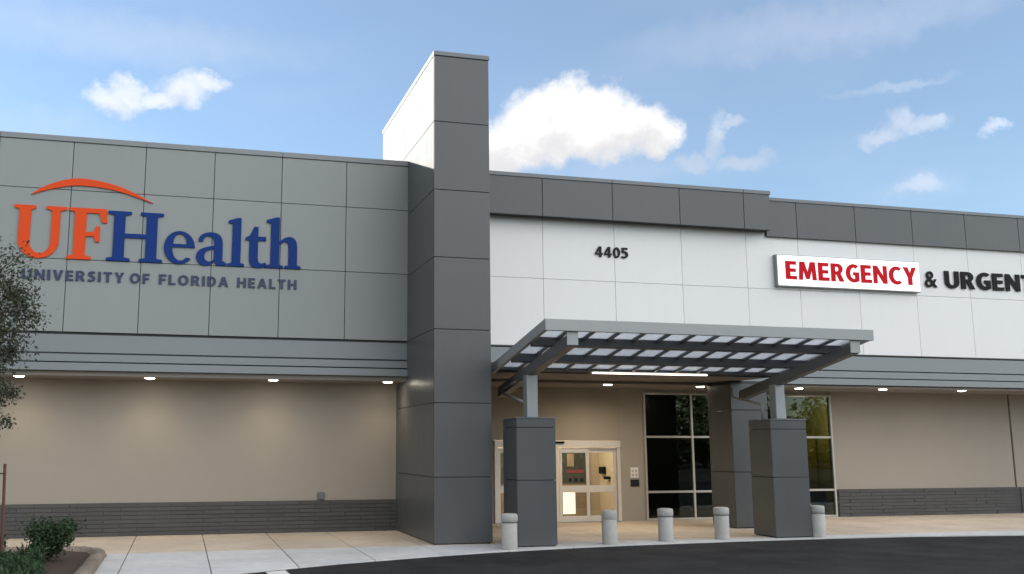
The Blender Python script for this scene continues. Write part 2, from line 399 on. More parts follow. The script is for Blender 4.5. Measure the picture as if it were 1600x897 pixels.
box('liner', 18.70, 60, 28.14, 28.19, 9.44, 10.62, 'reveal', par)
for x0, x1 in zip(PX2[::3], PX2[3::3]+[60]): box('coping', x0+.004, x1-.004, 28.05, 28.6, 10.635, 10.75, 'dark_coping', par, .008)
cb2 = part('cornice_band')
box('band', 7.7, 60, 28.24, 28.5, 4.985, 5.46, 'band_metal', cb2, .006)
box('band', 7.7, 60, 28.20, 28.5, 4.73, 4.945, 'band_metal', cb2, .006)
box('band', 7.7, 60, 28.16, 28.5, 4.49, 4.695, 'band_metal', cb2, .006)
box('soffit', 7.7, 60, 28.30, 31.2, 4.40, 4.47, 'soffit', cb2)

# tower
tow = part('clad_tower')
box('tower_core', 6.31, 7.78, 24.50, 31.4, -.1, 13.0, 'reveal', tow)
TZ = [.02, 1.68, 3.57, 5.49, 7.41, 9.25, 11.15, 13.02]
for z0, z1 in zip(TZ, TZ[1:]):
    box('panel', 6.27, 7.82, 24.45, 24.49, z0+.008, z1-.008, 'dark_panel', tow, .004)
    box('panel', 6.265, 6.30, 24.50, 27.96, z0+.008, z1-.008, 'dark_panel', tow, .003)
    box('panel', 6.265, 6.30, 27.98, 31.44, z0+.008, z1-.008, 'dark_panel', tow, .003)
    box('panel', 7.79, 7.825, 24.50, 27.96, z0+.008, z1-.008, 'dark_panel', tow, .003)
    box('panel', 7.79, 7.825, 27.98, 31.44, z0+.008, z1-.008, 'dark_panel', tow, .003)
    box('panel', 6.27, 7.82, 31.45, 31.49, z0+.008, z1-.008, 'dark_panel', tow, .004)
box('coping', 6.25, 7.84, 24.42, 31.52, 13.025, 13.15, 'dark_coping', tow, .008)

# pier behind the right canopy pillar
pier = part('clad_pier')
box('pier_core', 16.44, 17.62, 27.04, 28.32, -.1, 4.47, 'reveal', pier)
for z0, z1 in zip([.02, 1.68, 3.57], [1.68, 3.57, 4.39]):
    box('panel', 16.40, 17.66, 27.0, 27.035, z0+.01, z1-.01, 'dark_panel', pier, .003)
    box('panel', 16.395, 16.43, 27.037, 28.35, z0+.01, z1-.01, 'dark_panel', pier, .003)
    box('panel', 17.63, 17.665, 27.037, 28.35, z0+.01, z1-.01, 'dark_panel', pier, .003)
for z0, z1 in zip([.02, 1.68, 3.57], [1.68, 3.57, 4.39]):
    box('panel', 16.40, 17.66, 28.352, 28.385, z0+.01, z1-.01, 'dark_panel', pier, .003)

# beige stucco walls over a stone base
wl = part('stucco_wall')
box('wall', -40, 7.7, 29.05, 29.3, .90, 4.43, 'stucco', wl)
box('wall', 7.6, 9.85, 30.60, 30.85, -.05, 4.46, 'stucco', wl)
box('wall', 9.85, 14.30, 30.61, 30.85, 2.66, 4.46, 'stucco', wl)
box('wall', 14.30, 15.20, 30.60, 30.85, -.05, 4.46, 'stucco', wl)
box('wall', 15.2, 22.6, 30.62, 30.85, 4.28, 4.46, 'stucco', wl)
box('wall', 22.62, 30.38, 30.60, 30.85, .95, 4.46, 'stucco', wl)
box('wall', 30.46, 60, 30.60, 30.85, .95, 4.46, 'stucco', wl)
box('joint_filler', 30.38, 30.46, 30.66, 30.85, .0, 4.46, 'reveal', wl)
st = part('stone_base')
def stones(x0, x1, yf, ztop, n, tail):
    h = ztop/n
    for r in range(n):
        x = x0 - (.0 if r % 2 else .45)
        while x < x1-.01:
            L_ = .9
            a, b = max(x, x0), min(x+L_, x1)
            if b-a > .04:
                o = box('stone', a+.004, b-.004, yf-random.choice((.0, .008, .016)), yf+.1, r*h+.004, (r+1)*h-.004, 'stone', st, .004)
            x += L_
stones(-6.5, 6.30, 29.0, .90, 8, -40)
box('backing', -40, 6.32, 29.03, 29.3, -.05, .895, 'mortar', st)
stones(22.66, 30.28, 30.55, .95, 8, 60); stones(30.56, 34.2, 30.55, .95, 8, 60)
box('backing', 22.62, 60, 30.58, 30.85, -.05, .945, 'mortar', st)

# storefront window
win = part('window')
WXm = [15.24, 17.02, 18.86, 20.70, 22.56]
WZm = [.04, .94, 2.78, 4.25]
for i, x in enumerate(WXm): box('mullion', x-.035, x+.035, 30.56, 30.70, .0, 4.275, 'window_frame', win, .004)
for x0, x1 in zip(WXm, WXm[1:]):
    for z in WZm: box('rail', x0+.036, x1-.036, 30.57, 30.69, z-.035, z+.035, 'window_frame', win, .004)
    for z0, z1 in zip(WZm, WZm[1:]): box('pane', x0+.037, x1-.037, 30.62, 30.628, z0+.037, z1-.037, 'window_glass', win)
# waiting room behind the window
rm = part('waiting_room')
box('floor', 15.0, 24, 30.86, 36.4, -.1, 0, 'interior_floor', rm)
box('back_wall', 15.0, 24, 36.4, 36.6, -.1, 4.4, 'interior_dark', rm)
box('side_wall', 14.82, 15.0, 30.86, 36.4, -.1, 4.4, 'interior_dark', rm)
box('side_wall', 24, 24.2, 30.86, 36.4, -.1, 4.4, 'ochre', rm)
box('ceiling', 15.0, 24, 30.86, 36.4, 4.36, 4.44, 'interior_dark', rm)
box('partition', 21.2, 23.9, 33.4, 33.5, 0.9, 2.9, 'ochre', rm)
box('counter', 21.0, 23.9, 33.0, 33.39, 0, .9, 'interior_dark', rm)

# automatic sliding door
dr = part('sliding_door')
A = 'aluminium'
box('header', 9.86, 14.29, 30.50, 30.74, 2.42, 2.65, A, dr, .006)
box('sensor', 11.86, 12.26, 30.44, 30.498, 2.55, 2.62, 'black', dr, .01)
for x0, x1 in ((9.86, 9.98), (14.17, 14.29)): box('jamb', x0, x1, 30.54, 30.72, 0, 2.418, A, dr, .004)
def leaf(x0, x1, yf, s=.09):
    box('stile', x0, x0+s, yf, yf+.05, .03, 2.40, A, dr, .003); box('stile', x1-s, x1, yf, yf+.05, .03, 2.40, A, dr, .003)
    for z0, z1 in ((.03, .20), (.96, 1.18), (2.25, 2.40)): box('rail', x0+s+.001, x1-s-.001, yf+.002, yf+.048, z0, z1, A, dr, .003)
    for z0, z1 in ((.202, .958), (1.182, 2.248)): box('pane', x0+s, x1-s, yf+.02, yf+.026, z0, z1, 'door_glass', dr)
leaf(9.99, 11.05, 30.62); leaf(13.10, 14.16, 30.62); leaf(11.0, 12.06, 30.56); leaf(12.09, 13.15, 30.56)
for xa in (11.3, 12.36):
    box('decal', xa, xa+.62, 30.574, 30.578, 1.60, 1.69, 'decal_red', dr)
    for k in range(3): box('decal_mark', xa+.08+.2*k, xa+.17+.2*k, 30.574, 30.578, 1.30, 1.42, 'black', dr)
box('threshold', 9.9, 14.25, 30.45, 30.8, .0, .022, 'steel', dr)
vs_ = part('vestibule')
box('floor', 8.6, 14.8, 30.86, 33.0, -.1, -.001, 'interior_floor', vs_)
box('back_wall', 8.6, 14.8, 33.0, 33.2, -.1, 3.2, 'interior', vs_)
box('side_wall', 8.4, 8.6, 30.86, 33.2, -.1, 3.2, 'interior', vs_)
box('side_wall', 14.6, 14.8, 30.86, 33.0, -.1, 3.2, 'interior', vs_)
box('ceiling', 8.6, 14.6, 30.86, 33.0, 2.95, 3.1, 'trim_white', vs_)
for xd in (13.14, 10.1):
    box('inner_doorway', xd, xd+.95, 32.95, 32.998, 1.15, 2.38, 'inner_glass', vs_)
    box('inner_door', xd, xd+.95, 32.95, 32.998, .0, 1.148, 'inner_wood', vs_)
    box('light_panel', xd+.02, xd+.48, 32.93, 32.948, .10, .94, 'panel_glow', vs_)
    for xf in (xd-.09, xd+.952): box('doorway_frame', xf, xf+.088, 32.92, 32.998, 0, 2.5, A, vs_)
box('poster', 13.34, 13.6, 32.93, 32.948, 1.75, 2.2, 'inner_wood', vs_)
box('ceiling_light', 10.5, 11.7, 31.8, 32.3, 2.925, 2.948, 'led_glow', vs_)
al = bpy.data.lights.new('vestibule_lamp', 'AREA'); al.shape = 'RECTANGLE'; al.size = 4; al.size_y = 1.4; al.energy = 32; al.color = (1, .84, .62)
ao = bpy.data.objects.new('vestibule_lamp', al); COL.objects.link(ao); ao.location = (12, 31.9, 2.9); ao.parent = vs_; ao.location -= world_loc(vs_)
al = bpy.data.lights.new('waiting_lamp', 'POINT'); al.energy = 14; al.color = (1, .85, .5); al.shadow_soft_size = .3
ao = bpy.data.objects.new('waiting_lamp', al); COL.objects.link(ao); ao.location = (22.6, 32.4, 3.6); ao.parent = rm; ao.location -= world_loc(rm)

# dispenser inside the door
d = empty('hand_dispenser', (14.53, 32.5, 1.5)); tag(d, 'small black dispenser on the beige vestibule wall, seen through the door', 'dispenser')
box('housing', 14.46, 14.598, 32.40, 32.75, 1.5, 1.75, 'black', d, .02); box('drip_tray', 14.42, 14.598, 32.05, 32.25, 1.32, 1.42, 'black', d, .005)

# ---------------------------------------------------------------- small wall things
pq = empty('notice_plaque', (14.8, 30.59, 1.4)); tag(pq, 'small pale notice with a dark strip beside the sliding door', 'plaque')
box('plate', 14.66, 14.95, 30.575, 30.598, 1.42, 1.76, 'trim_white', pq, .004)
for k, (xx, zz) in enumerate(((14.70, 1.60), (14.83, 1.60), (14.70, 1.47), (14.83, 1.47))): box('pictogram', xx, xx+.08, 30.571, 30.574, zz, zz+.08, 'interior', pq)
box('lower_plate', 14.66, 14.97, 30.575, 30.598, 1.13, 1.36, 'dark_grey_letter', pq, .004)
wb = empty('hose_box', (4.02, 29.04, 1.0)); tag(wb, 'small grey metal hose box on the beige wall above the stone base', 'wall box')
box('housing', 3.92, 4.12, 28.98, 29.048, .93, 1.13, 'beam_steel', wb, .008); box('lid', 3.935, 4.105, 28.968, 28.979, .945, 1.115, 'beam_steel', wb, .004)

# ---------------------------------------------------------------- recessed soffit lamps
def downlight(x, y, z, label, pw=14, cone=132):
    t = empty('soffit_light', (x, y, z)); tag(t, label, 'light', 'recessed soffit lights')
    bm = bmesh.new(); lathe(bm, [(.17, 0), (.17, -.012), (.135, -.02), (.135, -.004)], 20); o = link('trim', finish(bm), t, 'trim_white')
    bm = bmesh.new(); lathe(bm, [(.134, -.006), (.13, -.022), (.08, -.034)], 20); o = link('lens', finish(bm), t, 'lamp_glow')
    l = bpy.data.lights.new('lamp', 'SPOT'); l.energy = pw; l.color = (1, .80, .55); l.spot_size = R(cone); l.spot_blend = 1.0; l.shadow_soft_size = .1
    o = bpy.data.objects.new('lamp', l); COL.objects.link(o); o.parent = t; o.location = (0, 0, -.06)
    return t
downlight(-4.28, 28.08, 4.33, 'lit round soffit light at the left end, beside the young tree')
downlight(-.91, 28.03, 4.33, 'lit round soffit light below the letter H of the blue sign')
downlight(2.46, 28.0, 4.33, 'lit round soffit light below the last letters of the blue sign')
downlight(5.78, 28.0, 4.33, 'lit round soffit light closest to the left side of the tower')
downlight(12.98, 28.5, 4.40, 'lit round soffit light between the sliding door and the tall window', 85, 172)
downlight(16.35, 28.72, 4.40, 'lit round soffit light partly hidden by the dark pier', 12, 140)
downlight(20.05, 28.75, 4.40, 'lit round soffit light right of the canopy, in front of the window')
downlight(23.15, 28.5, 4.40, 'lit round soffit light over the right wall, nearest the window')
downlight(26.4, 28.5, 4.40, 'lit round soffit light farthest right over the beige wall')

# ---------------------------------------------------------------- entrance canopy
CAN = empty('entrance_canopy', (12.4, 24, 0))
tag(CAN, 'tilted glazed steel entrance canopy on two dark clad pillars', 'canopy')
SL = .178
zg = lambda y: 5.27 - SL*(y-21.0)
def slant(name, x0, x1, y0, y1, top, bot, m, parent=CAN, bevel=.004):
    """a member between y0 and y1 whose top and bottom follow the canopy's slope"""
    bm = bmesh.new(); v = bm_box(bm, x0, x1, y0, y1, 0, 1)
    for q in bm.verts: q.co.z = zg(q.co.y) + (top if q.co.z > .5 else bot)
    c = Vector(((x0+x1)/2, (y0+y1)/2, zg((y0+y1)/2)))
    for q in bm.verts: q.co -= c
    if bevel: bmesh.ops.bevel(bm, geom=bm.edges[:], offset=bevel, segments=1, affect='EDGES')
    o = link(name, finish(bm), parent, m); o.location = c - world_loc(parent); return o
CX0, CX1 = 8.02, 16.86
box('fascia', CX0, CX1, 20.94, 21.05, 5.10, 5.37, 'canopy_fascia', CAN, .006)
slant('fascia', CX0, CX0+.10, 21.052, 25.1, .10, -.15, 'canopy_fascia'); slant('fascia', CX1-.10, CX1, 21.052, 25.1, .10, -.15, 'canopy_fascia')
PY = [21.06, 22.10, 23.58, 24.93]
for y in PY[1:3]: slant('purlin', CX0+.102, CX1-.102, y, y+.15, .02, -.20, 'steel_dark')
slant('purlin', CX0+.102, CX1-.102, 24.93, 25.10, .04, -.07, 'steel_dark')
nx = 13; RX = [CX0+.10 + (CX1-CX0-.20)*i/nx for i in range(nx+1)]
for (ya, yb) in ((21.06, 22.098), (22.272, 23.578), (23.752, 24.928)):
    for x in RX[1:-1]: slant('rib', x-.03, x+.03, ya, yb, .03, -.06, 'steel_dark')
    for x0, x1 in zip(RX, RX[1:]): slant('glazing', x0+.032, x1-.032, ya, yb, .012, 0, 'canopy_glazing', bevel=0)
# the solid rear deck that runs back to the building
box('rear_soffit', CX0, CX1, 25.11, 28.15, 4.48, 4.56, 'soffit', CAN)
box('rear_deck', CX0, CX1, 25.12, 28.19, 4.561, 4.62, 'canopy_fascia', CAN)
lb = box('light_bar', 10.95, 14.46, 24.97, 25.06, 4.45, 4.472, 'led_glow', CAN)
for xb in (8.72, 16.36):
    slant('beam', xb-.11, xb+.11, 21.052, 26.3, -.215, -.50, 'beam_steel', bevel=.008)
    box('end_plate', xb-.14, xb+.14, 21.02, 21.051, 4.78, 5.098, 'canopy_fascia', CAN, .004)
def pillar(x0, x1, y0, y1, h):
    p = empty('pillar', ((x0+x1)/2-12.4, (y0+y1)/2-24, 0), CAN)
    box('pillar_core', x0+.04, x1-.04, y0+.04, y1-.04, -.1, h-.03, 'reveal', p)
    for z0, z1 in ((.02, 1.62), (1.62, 2.93), (2.93, h-.03)):
        for a in ((x0, x1, y0, y0+.035), (x0, x1, y1-.035, y1), (x0, x0+.035, y0+.037, y1-.037), (x1-.035, x1, y0+.037, y1-.037)):
            box('panel', *a, z0+.008, z1-.008, 'dark_panel', p, .003)
    box('cap', x0-.012, x1+.012, y0-.012, y1+.012, h-.028, h, 'dark_coping', p, .005)
    xc, yc = (x0+x1)/2, (y0+y1)/2
    return xc, yc
for (x0, x1, y0, y1, h, xb) in ((8.14, 9.18, 23.40, 24.48, 3.18, 8.72), (15.74, 16.86, 23.96, 25.04, 3.21, 16.36)):
    xc, yc = pillar(x0, x1, y0, y1, h)
    box('post', xb-.15, xb+.15, yc-.15, yc+.15, h+.001, zg(yc)-.46, 'steel', CAN, .012)
    box('base_plate', xb-.22, xb+.22, yc-.22, yc+.22, h+.0005, h+.025, 'steel_dark', CAN, .003)
    bm = bmesh.new()
    if xb < 10: tube(bm, [(8.6, 24.75, 4.16), (8.6, 25.35, 4.10), (8.6, 25.78, 4.02), (8.6, 25.92, 3.94), (8.6, 25.75, 3.88), (8.6, 25.06, 3.77), (8.6, 24.1, 3.60)], .04, 8)
    else: tube(bm, [(16.02, 26.3, 4.2), (16.02, 26.3, 3.95), (16.02, 26.2, 3.90), (16.02, 24.85, 3.66), (16.02, 24.74, 3.60), (16.02, 24.74, h)], .036, 8)
    me = finish(bm, True); o = link('downspout', me, CAN, 'downspout'); o.location = -world_loc(CAN)
slant('gutter', CX0+.1, CX1-.1, 25.102, 25.108, .0, -.1, 'steel_dark', bevel=0)

# ---------------------------------------------------------------- bollards
def bollard(x, y, style, label):
    t = empty('bollard', (x, y, 0)); tag(t, label, 'bollard', 'concrete bollards along the drive'); r = .195
    bm = bmesh.new()
    lathe(bm, [(r+.004, -.05), (r, .06), (r, .62)], 28); b = link('post', finish(bm, True), t, 'bollard')
    if style != 'plain':
        bm = bmesh.new(); lathe(bm, [(r-.014, .615), (r-.014, .655)], 28); link('groove', finish(bm, True), t, 'bollard_groove')
    z = .65 if style != 'plain' else .6195
    bm = bmesh.new(); k = .012 if style == 'cap' else 0
    lathe(bm, [(r+k-.01, z), (r+k, z+.012), (r+k, .80), (r-.015, .835), (r-.07, .845), (.01, .848)], 28)
    link('head', finish(bm, True), t, 'bollard')
    for o in t.children:
        for p in o.data.polygons:
            if abs(p.normal.z) > .85: p.use_smooth = False
bollard(7.80, 23.05, 'cap', 'pale concrete bollard in front of the left pillar, by the tower')
bollard(10.69, 23.62, 'plain', 'smooth pale bollard in front of the sliding door')
bollard(12.44, 23.95, 'cap', 'pale capped bollard in front of the tall window, left of the pier')
bollard(14.15, 24.05, 'cap', 'pale capped bollard between the window bollard and the right pillar')
bollard(17.08, 24.0, 'groove', 'pale grooved bollard right of the right pillar')
bollard(17.47, 25.14, 'groove', 'pale bollard peeking out behind the right pillar')

# ---------------------------------------------------------------- signs
def curve_mesh(contours, depth, bold=0.0):
    cu = bpy.data.curves.new('glyph', 'CURVE'); cu.dimensions = '2D'; cu.fill_mode = 'BOTH'; cu.extrude = depth/2; cu.offset = bold
    for c in contours:
        s = cu.splines.new('POLY'); s.points.add(len(c)-1); s.use_cyclic_u = True
        for p, (x, y) in zip(s.points, c): p.co = (x, y, 0, 1)
    o = bpy.data.objects.new('glyph', cu); COL.objects.link(o)
    dg = bpy.context.evaluated_depsgraph_get(); me = bpy.data.meshes.new_from_object(o.evaluated_get(dg))
    bpy.data.objects.remove(o); bpy.data.curves.remove(cu)
    return me
def arc(cx, cy, rx, ry, a0, a1, n=14): return [(cx+rx*math.cos(R(a0+(a1-a0)*i/n)), cy+ry*math.sin(R(a0+(a1-a0)*i/n))) for i in range(n+1)]
def smooth(pts, n=6):
    out = []
    for i in range(len(pts)-1):
        p0, p1, p2, p3 = [Vector(pts[max(0, min(len(pts)-1, k))]) for k in (i-1, i, i+1, i+2)]
        for k in range(n):
            t = k/n; q = .5*((2*p1)+(p2-p0)*t+(2*p0-5*p1+4*p2-p3)*t*t+(-p0+3*p1-3*p2+p3)*t**3); out.append((q.x, q.y))
    return out+[tuple(pts[-1])]
def stroke(pts, t):
    P = [Vector(p) for p in pts]; l, r = [], []
    for i, p in enumerate(P):
        d = (P[min(i+1, len(P)-1)]-P[max(i-1, 0)]).normalized(); n = Vector((-d.y, d.x))*t/2; l.append(tuple(p+n)); r.append(tuple(p-n))
    return l + r[::-1]
S = {   # bold sans capitals and figures, cap height 1
 'E': [[(0,0),(.56,0),(.56,.17),(.21,.17),(.21,.42),(.51,.42),(.51,.585),(.21,.585),(.21,.83),(.54,.83),(.54,1),(0,1)]],
 'F': [[(0,0),(.21,0),(.21,.40),(.50,.40),(.50,.57),(.21,.57),(.21,.83),(.54,.83),(.54,1),(0,1)]],
 'L': [[(0,0),(.54,0),(.54,.17),(.21,.17),(.21,1),(0,1)]],
 'T': [[(.215,0),(.425,0),(.425,.83),(.64,.83),(.64,1),(0,1),(0,.83),(.215,.83)]],
 'H': [[(0,0),(.21,0),(.21,.42),(.51,.42),(.51,0),(.72,0),(.72,1),(.51,1),(.51,.59),(.21,.59),(.21,1),(0,1)]],
 'I': [[(0,0),(.21,0),(.21,1),(0,1)]],
 'N': [[(0,0),(.19,0),(.19,.64),(.54,0),(.74,0),(.74,1),(.55,1),(.55,.36),(.21,1),(0,1)]],
 'M': [[(0,0),(.19,0),(.22,.66),(.38,.05),(.54,.05),(.70,.66),(.73,0),(.92,0),(.86,1),(.62,1),(.46,.36),(.30,1),(.06,1)]],
 'V': [[(0,1),(.22,1),(.375,.28),(.53,1),(.74,1),(.48,0),(.26,0)]],
 'Y': [[(0,1),(.23,1),(.355,.62),(.48,1),(.70,1),(.455,.42),(.455,0),(.245,0),(.245,.42)]],
 'A': [[(0,0),(.21,0),(.27,.23),(.49,.23),(.55,0),(.76,0),(.50,1),(.26,1)], [(.31,.39),(.38,.72),(.45,.39)]],
 'U': [[(0,1)]+arc(.35,.36,.35,.375,180,360)+[(.70,1),(.50,1)]+arc(.35,.37,.15,.21,360,180)+[(.20,1)]],
 'C': [arc(.42,.5,.42,.515,52,308,20)+arc(.44,.5,.22,.34,300,60,16)],
 'G': [arc(.42,.5,.42,.515,54,292,20)+[(.70,.07),(.70,.55),(.40,.55),(.40,.395),(.50,.395),(.50,.185)]+arc(.43,.5,.215,.34,285,58,16)],
 'O': [arc(.41,.5,.41,.515,0,345,23), arc(.41,.5,.20,.34,0,345,23)],
 'D': [[(0,0),(.28,0)]+arc(.28,.5,.42,.5,-88,88)+[(.28,1),(0,1)], [(.21,.17),(.28,.17)]+arc(.28,.5,.20,.33,-86,86)+[(.28,.83),(.21,.83)]],
 'R': [[(0,0),(.21,0),(.21,.39),(.29,.39),(.44,0),(.67,0),(.49,.43)]+arc(.33,.71,.29,.29,-48,88)+[(.33,1),(0,1)], [(.21,.55),(.31,.55)]+arc(.31,.695,.11,.145,-86,86)+[(.31,.84),(.21,.84)]],
 'S': [stroke(smooth([(.54,.85),(.40,.91),(.24,.89),(.13,.76),(.18,.62),(.33,.53),(.47,.42),(.50,.27),(.42,.13),(.26,.085),(.05,.14)],4),.19)],
 '4': [[(.36,0),(.56,0),(.56,.22),(.68,.22),(.68,.37),(.56,.37),(.56,1),(.33,1),(0,.36),(0,.22),(.36,.22)], [(.17,.37),(.36,.37),(.36,.74)]],
 '0': [arc(.32,.5,.32,.51,0,345,23), arc(.32,.5,.125,.35,0,345,23)],
 '5': [[(.07,1),(.58,1),(.58,.83),(.24,.83),(.225,.675)]+arc(.27,.33,.35,.345,88,-100)+[(.02,.03),(.02,.19)]+arc(.25,.335,.15,.18,-100,100)+[(.06,.49)]],
}
def text_mesh(ch, bold, depth):
    if ch in S: return curve_mesh(S[ch], depth, bold)
    cu = bpy.data.curves.new('glyph', 'FONT'); cu.body = ch; cu.size = 1.38; cu.extrude = depth/2; cu.offset = bold; cu.resolution_u = 3
    o = bpy.data.objects.new('glyph', cu); COL.objects.link(o)
    dg = bpy.context.evaluated_depsgraph_get(); me = bpy.data.meshes.new_from_object(o.evaluated_get(dg))
    bpy.data.objects.remove(o); bpy.data.curves.remove(cu)
    return me
UPR = Matrix(((1, 0, 0, 0), (0, 0, -1, 0), (0, 1, 0, 0), (0, 0, 0, 1)))     # glyph plane -> upright wall
def place_glyph(me, x, y, z, m, parent, name='letter'):
    me.transform(UPR); me.materials.clear(); me.materials.append(MATS[m])
    o = link(name, me, parent); o.location = Vector((x, y, z)) - world_loc(parent); return o
def word(txt, x0, x1, z, h, y, m, parent, bold=.03, depth=.05, gapk=.13):
    ms = []
    for ch in txt:
        me = text_mesh(ch, bold, depth/h*.7); xs = [v.co.x for v in me.vertices]; ys = [v.co.y for v in me.vertices]
        ms.append((me, min(xs), max(xs), min(ys), max(ys)))
    s = h; y0 = 0.0
    gap = gapk*h; x = x0
    narrow = (x1-x0-gap*(len(ms)-1))/(sum(b-a for _, a, b, _, _ in ms)*s)
    for me, a, b, lo, hi in ms:
        me.transform(Matrix.Diagonal((s*narrow, s, s, 1)) @ Matrix.Translation((-a, -y0, 0)))
        place_glyph(me, x, y, z, m, parent); x += (b-a)*s*narrow + gap
G = {}
G['U'] = [[(0, 1.43), (.56, 1.43), (.56, 1.35), (.44, 1.31)] + arc(.71, .45, .27, .33, 180, 360) + [(.98, 1.31), (.83, 1.35), (.83, 1.43), (1.36, 1.43), (1.36, 1.35), (1.20, 1.31)]
          + arc(.67, .47, .53, .49, 0, -180) + [(.14, 1.31), (0, 1.35)]]
G['F'] = [[(0, 0), (.64, 0), (.64, .08), (.47, .12), (.47, .64), (.68, .66), (.74, .50), (.84, .50), (.84, .94), (.74, .94), (.68, .78), (.47, .76), (.47, 1.30), (.80, 1.30),
           (.90, 1.04), (1.02, 1.04), (1.0, 1.43), (0, 1.43), (0, 1.35), (.16, 1.31), (.16, .12), (0, .08)]]
G['H'] = [[(0, 0), (.62, 0), (.62, .08), (.46, .11), (.46, .66), (1.02, .66), (1.02, .11), (.86, .08), (.86, 0), (1.48, 0), (1.48, .08), (1.32, .11), (1.32, 1.29), (1.48, 1.32),
           (1.48, 1.40), (.86, 1.40), (.86, 1.32), (1.02, 1.29), (1.02, .78), (.46, .78), (.46, 1.29), (.62, 1.32), (.62, 1.40), (0, 1.40), (0, 1.32), (.16, 1.29), (.16, .11), (0, .08)]]
G['e'] = [arc(.42, .46, .42, .47, 6, 318, 26) + [(.68, .18)] + arc(.45, .44, .22, .35, -48, -178, 10) + [(.235, .47), (.84, .47)],
          [(.24, .56)] + arc(.43, .60, .18, .25, 175, 5, 10) + [(.61, .56)]]
G['a'] = [smooth([(.74, .14), (.74, .60), (.70, .80), (.58, .91), (.38, .94), (.18, .88), (.08, .76), (.08, .66)], 4) + smooth([(.20, .67), (.24, .79), (.36, .83), (.46, .78), (.50, .64), (.50, .56)], 3)
          + smooth([(.36, .53), (.18, .47), (.05, .36), (.02, .20), (.10, .05), (.26, -.02), (.42, .02), (.52, .11)], 4) + [(.58, 0), (.86, 0), (.86, .07)],
          smooth([(.50, .47), (.36, .43), (.27, .36), (.24, .24), (.28, .14), (.38, .10), (.48, .15), (.50, .24)], 3)]
G['l'] = [[(0, 0), (.48, 0), (.48, .07), (.37, .10), (.37, 1.40), (.27, 1.40), (0, 1.31), (0, 1.24), (.12, 1.22), (.12, .10), (0, .07)]]
G['t'] = [[(0, .77), (0, .84), (.13, .91), (.25, 1.17), (.37, 1.17), (.37, .89), (.60, .89), (.60, .77), (.37, .77)] + smooth([(.37, .26), (.40, .15), (.48, .11), (.59, .15)], 4)
          + smooth([(.62, .08), (.50, 0), (.34, -.02), (.18, .04), (.12, .20)], 4) + [(.12, .77)]]
G['h'] = [[(0, 0), (.54, 0), (.54, .07), (.42, .10), (.42, .66)] + smooth([(.44, .68), (.53, .76), (.61, .77), (.67, .72), (.69, .60)], 3) + [(.69, .10), (.58, .07), (.58, 0), (1.05, 0), (1.05, .07), (.94, .10)]
          + smooth([(.94, .64), (.90, .82), (.78, .92), (.63, .91), (.51, .85), (.42, .77)], 3) + [(.42, 1.48), (.32, 1.48), (.04, 1.39), (.04, 1.32), (.17, 1.29), (.17, .10), (0, .07)]]
LOGO = empty('hospital_logo_sign', (-.7, 27.6, 7.0))
tag(LOGO, 'orange and blue raised letter sign under an orange swoosh on grey panels', 'sign')
YL, DL = 27.575, .045
for ch, x, m, w in (('U', -4.61, 'orange', .98), ('F', -3.22, 'orange', .98), ('H', -2.20, 'blue', 1.0), ('e', -.69, 'blue', 1.0), ('a', .17, 'blue', 1.0), ('l', 1.05, 'blue', .97),
                    ('t', 1.53, 'blue', .97), ('h', 2.08, 'blue', .98)):
    me = curve_mesh([[(px*w, py) for px, py in c] for c in G[ch]], DL); place_glyph(me, x, YL, 7.475, m, LOGO)
top = smooth([(-4.22, 9.20), (-3.79, 9.50), (-3.01, 9.73), (-1.94, 9.57), (-1.03, 9.15)], 8); bot = smooth([(-4.22, 9.20), (-3.70, 9.39), (-3.0, 9.53), (-2.04, 9.45), (-1.03, 9.15)], 8)
me = curve_mesh([top + bot[::-1][1:-1]], DL); place_glyph(me, 0, YL, 0, 'orange', LOGO, 'swoosh')
for w_, a, b in (('UNIVERSITY', -4.31, -1.70), ('OF', -1.55, -1.03), ('FLORIDA', -.78, 1.10), ('HEALTH', 1.34, 3.01)): word(w_, a, b, 6.88, .275, YL+.01, 'navy', LOGO, .006, .05, .22)

NUM = empty('address_numerals', (13.1, 28.2, 8.4)); tag(NUM, 'dark address numerals 4405 on the white panels', 'sign')
word('4405', 12.52, 13.66, 8.42, .34, 28.17, 'dark_grey_letter', NUM, .0, .05)
EM = empty('emergency_sign', (21.8, 28.1, 7.7)); tag(EM, 'white lit box sign with red EMERGENCY letters', 'sign')
box('cabinet', 18.97, 24.60, 28.02, 28.197, 7.72, 8.80, 'coping', EM, .01); box('face', 19.0, 24.57, 27.99, 28.018, 7.75, 8.77, 'sign_face', EM, .006)
word('EMERGENCY', 19.27, 24.44, 7.97, .60, 27.975, 'red_lit', EM, .018, .02, .11)
UC = empty('urgent_care_letters', (26.8, 28.1, 7.9)); tag(UC, 'black raised letters reading & URGENT beside the red and white sign', 'sign')
word('&', 24.93, 25.44, 7.96, .60, 28.16, 'black', UC, .012, .04, .12); word('URGENT', 25.77, 29.63, 7.96, .60, 28.16, 'black', UC, .012, .04, .14)

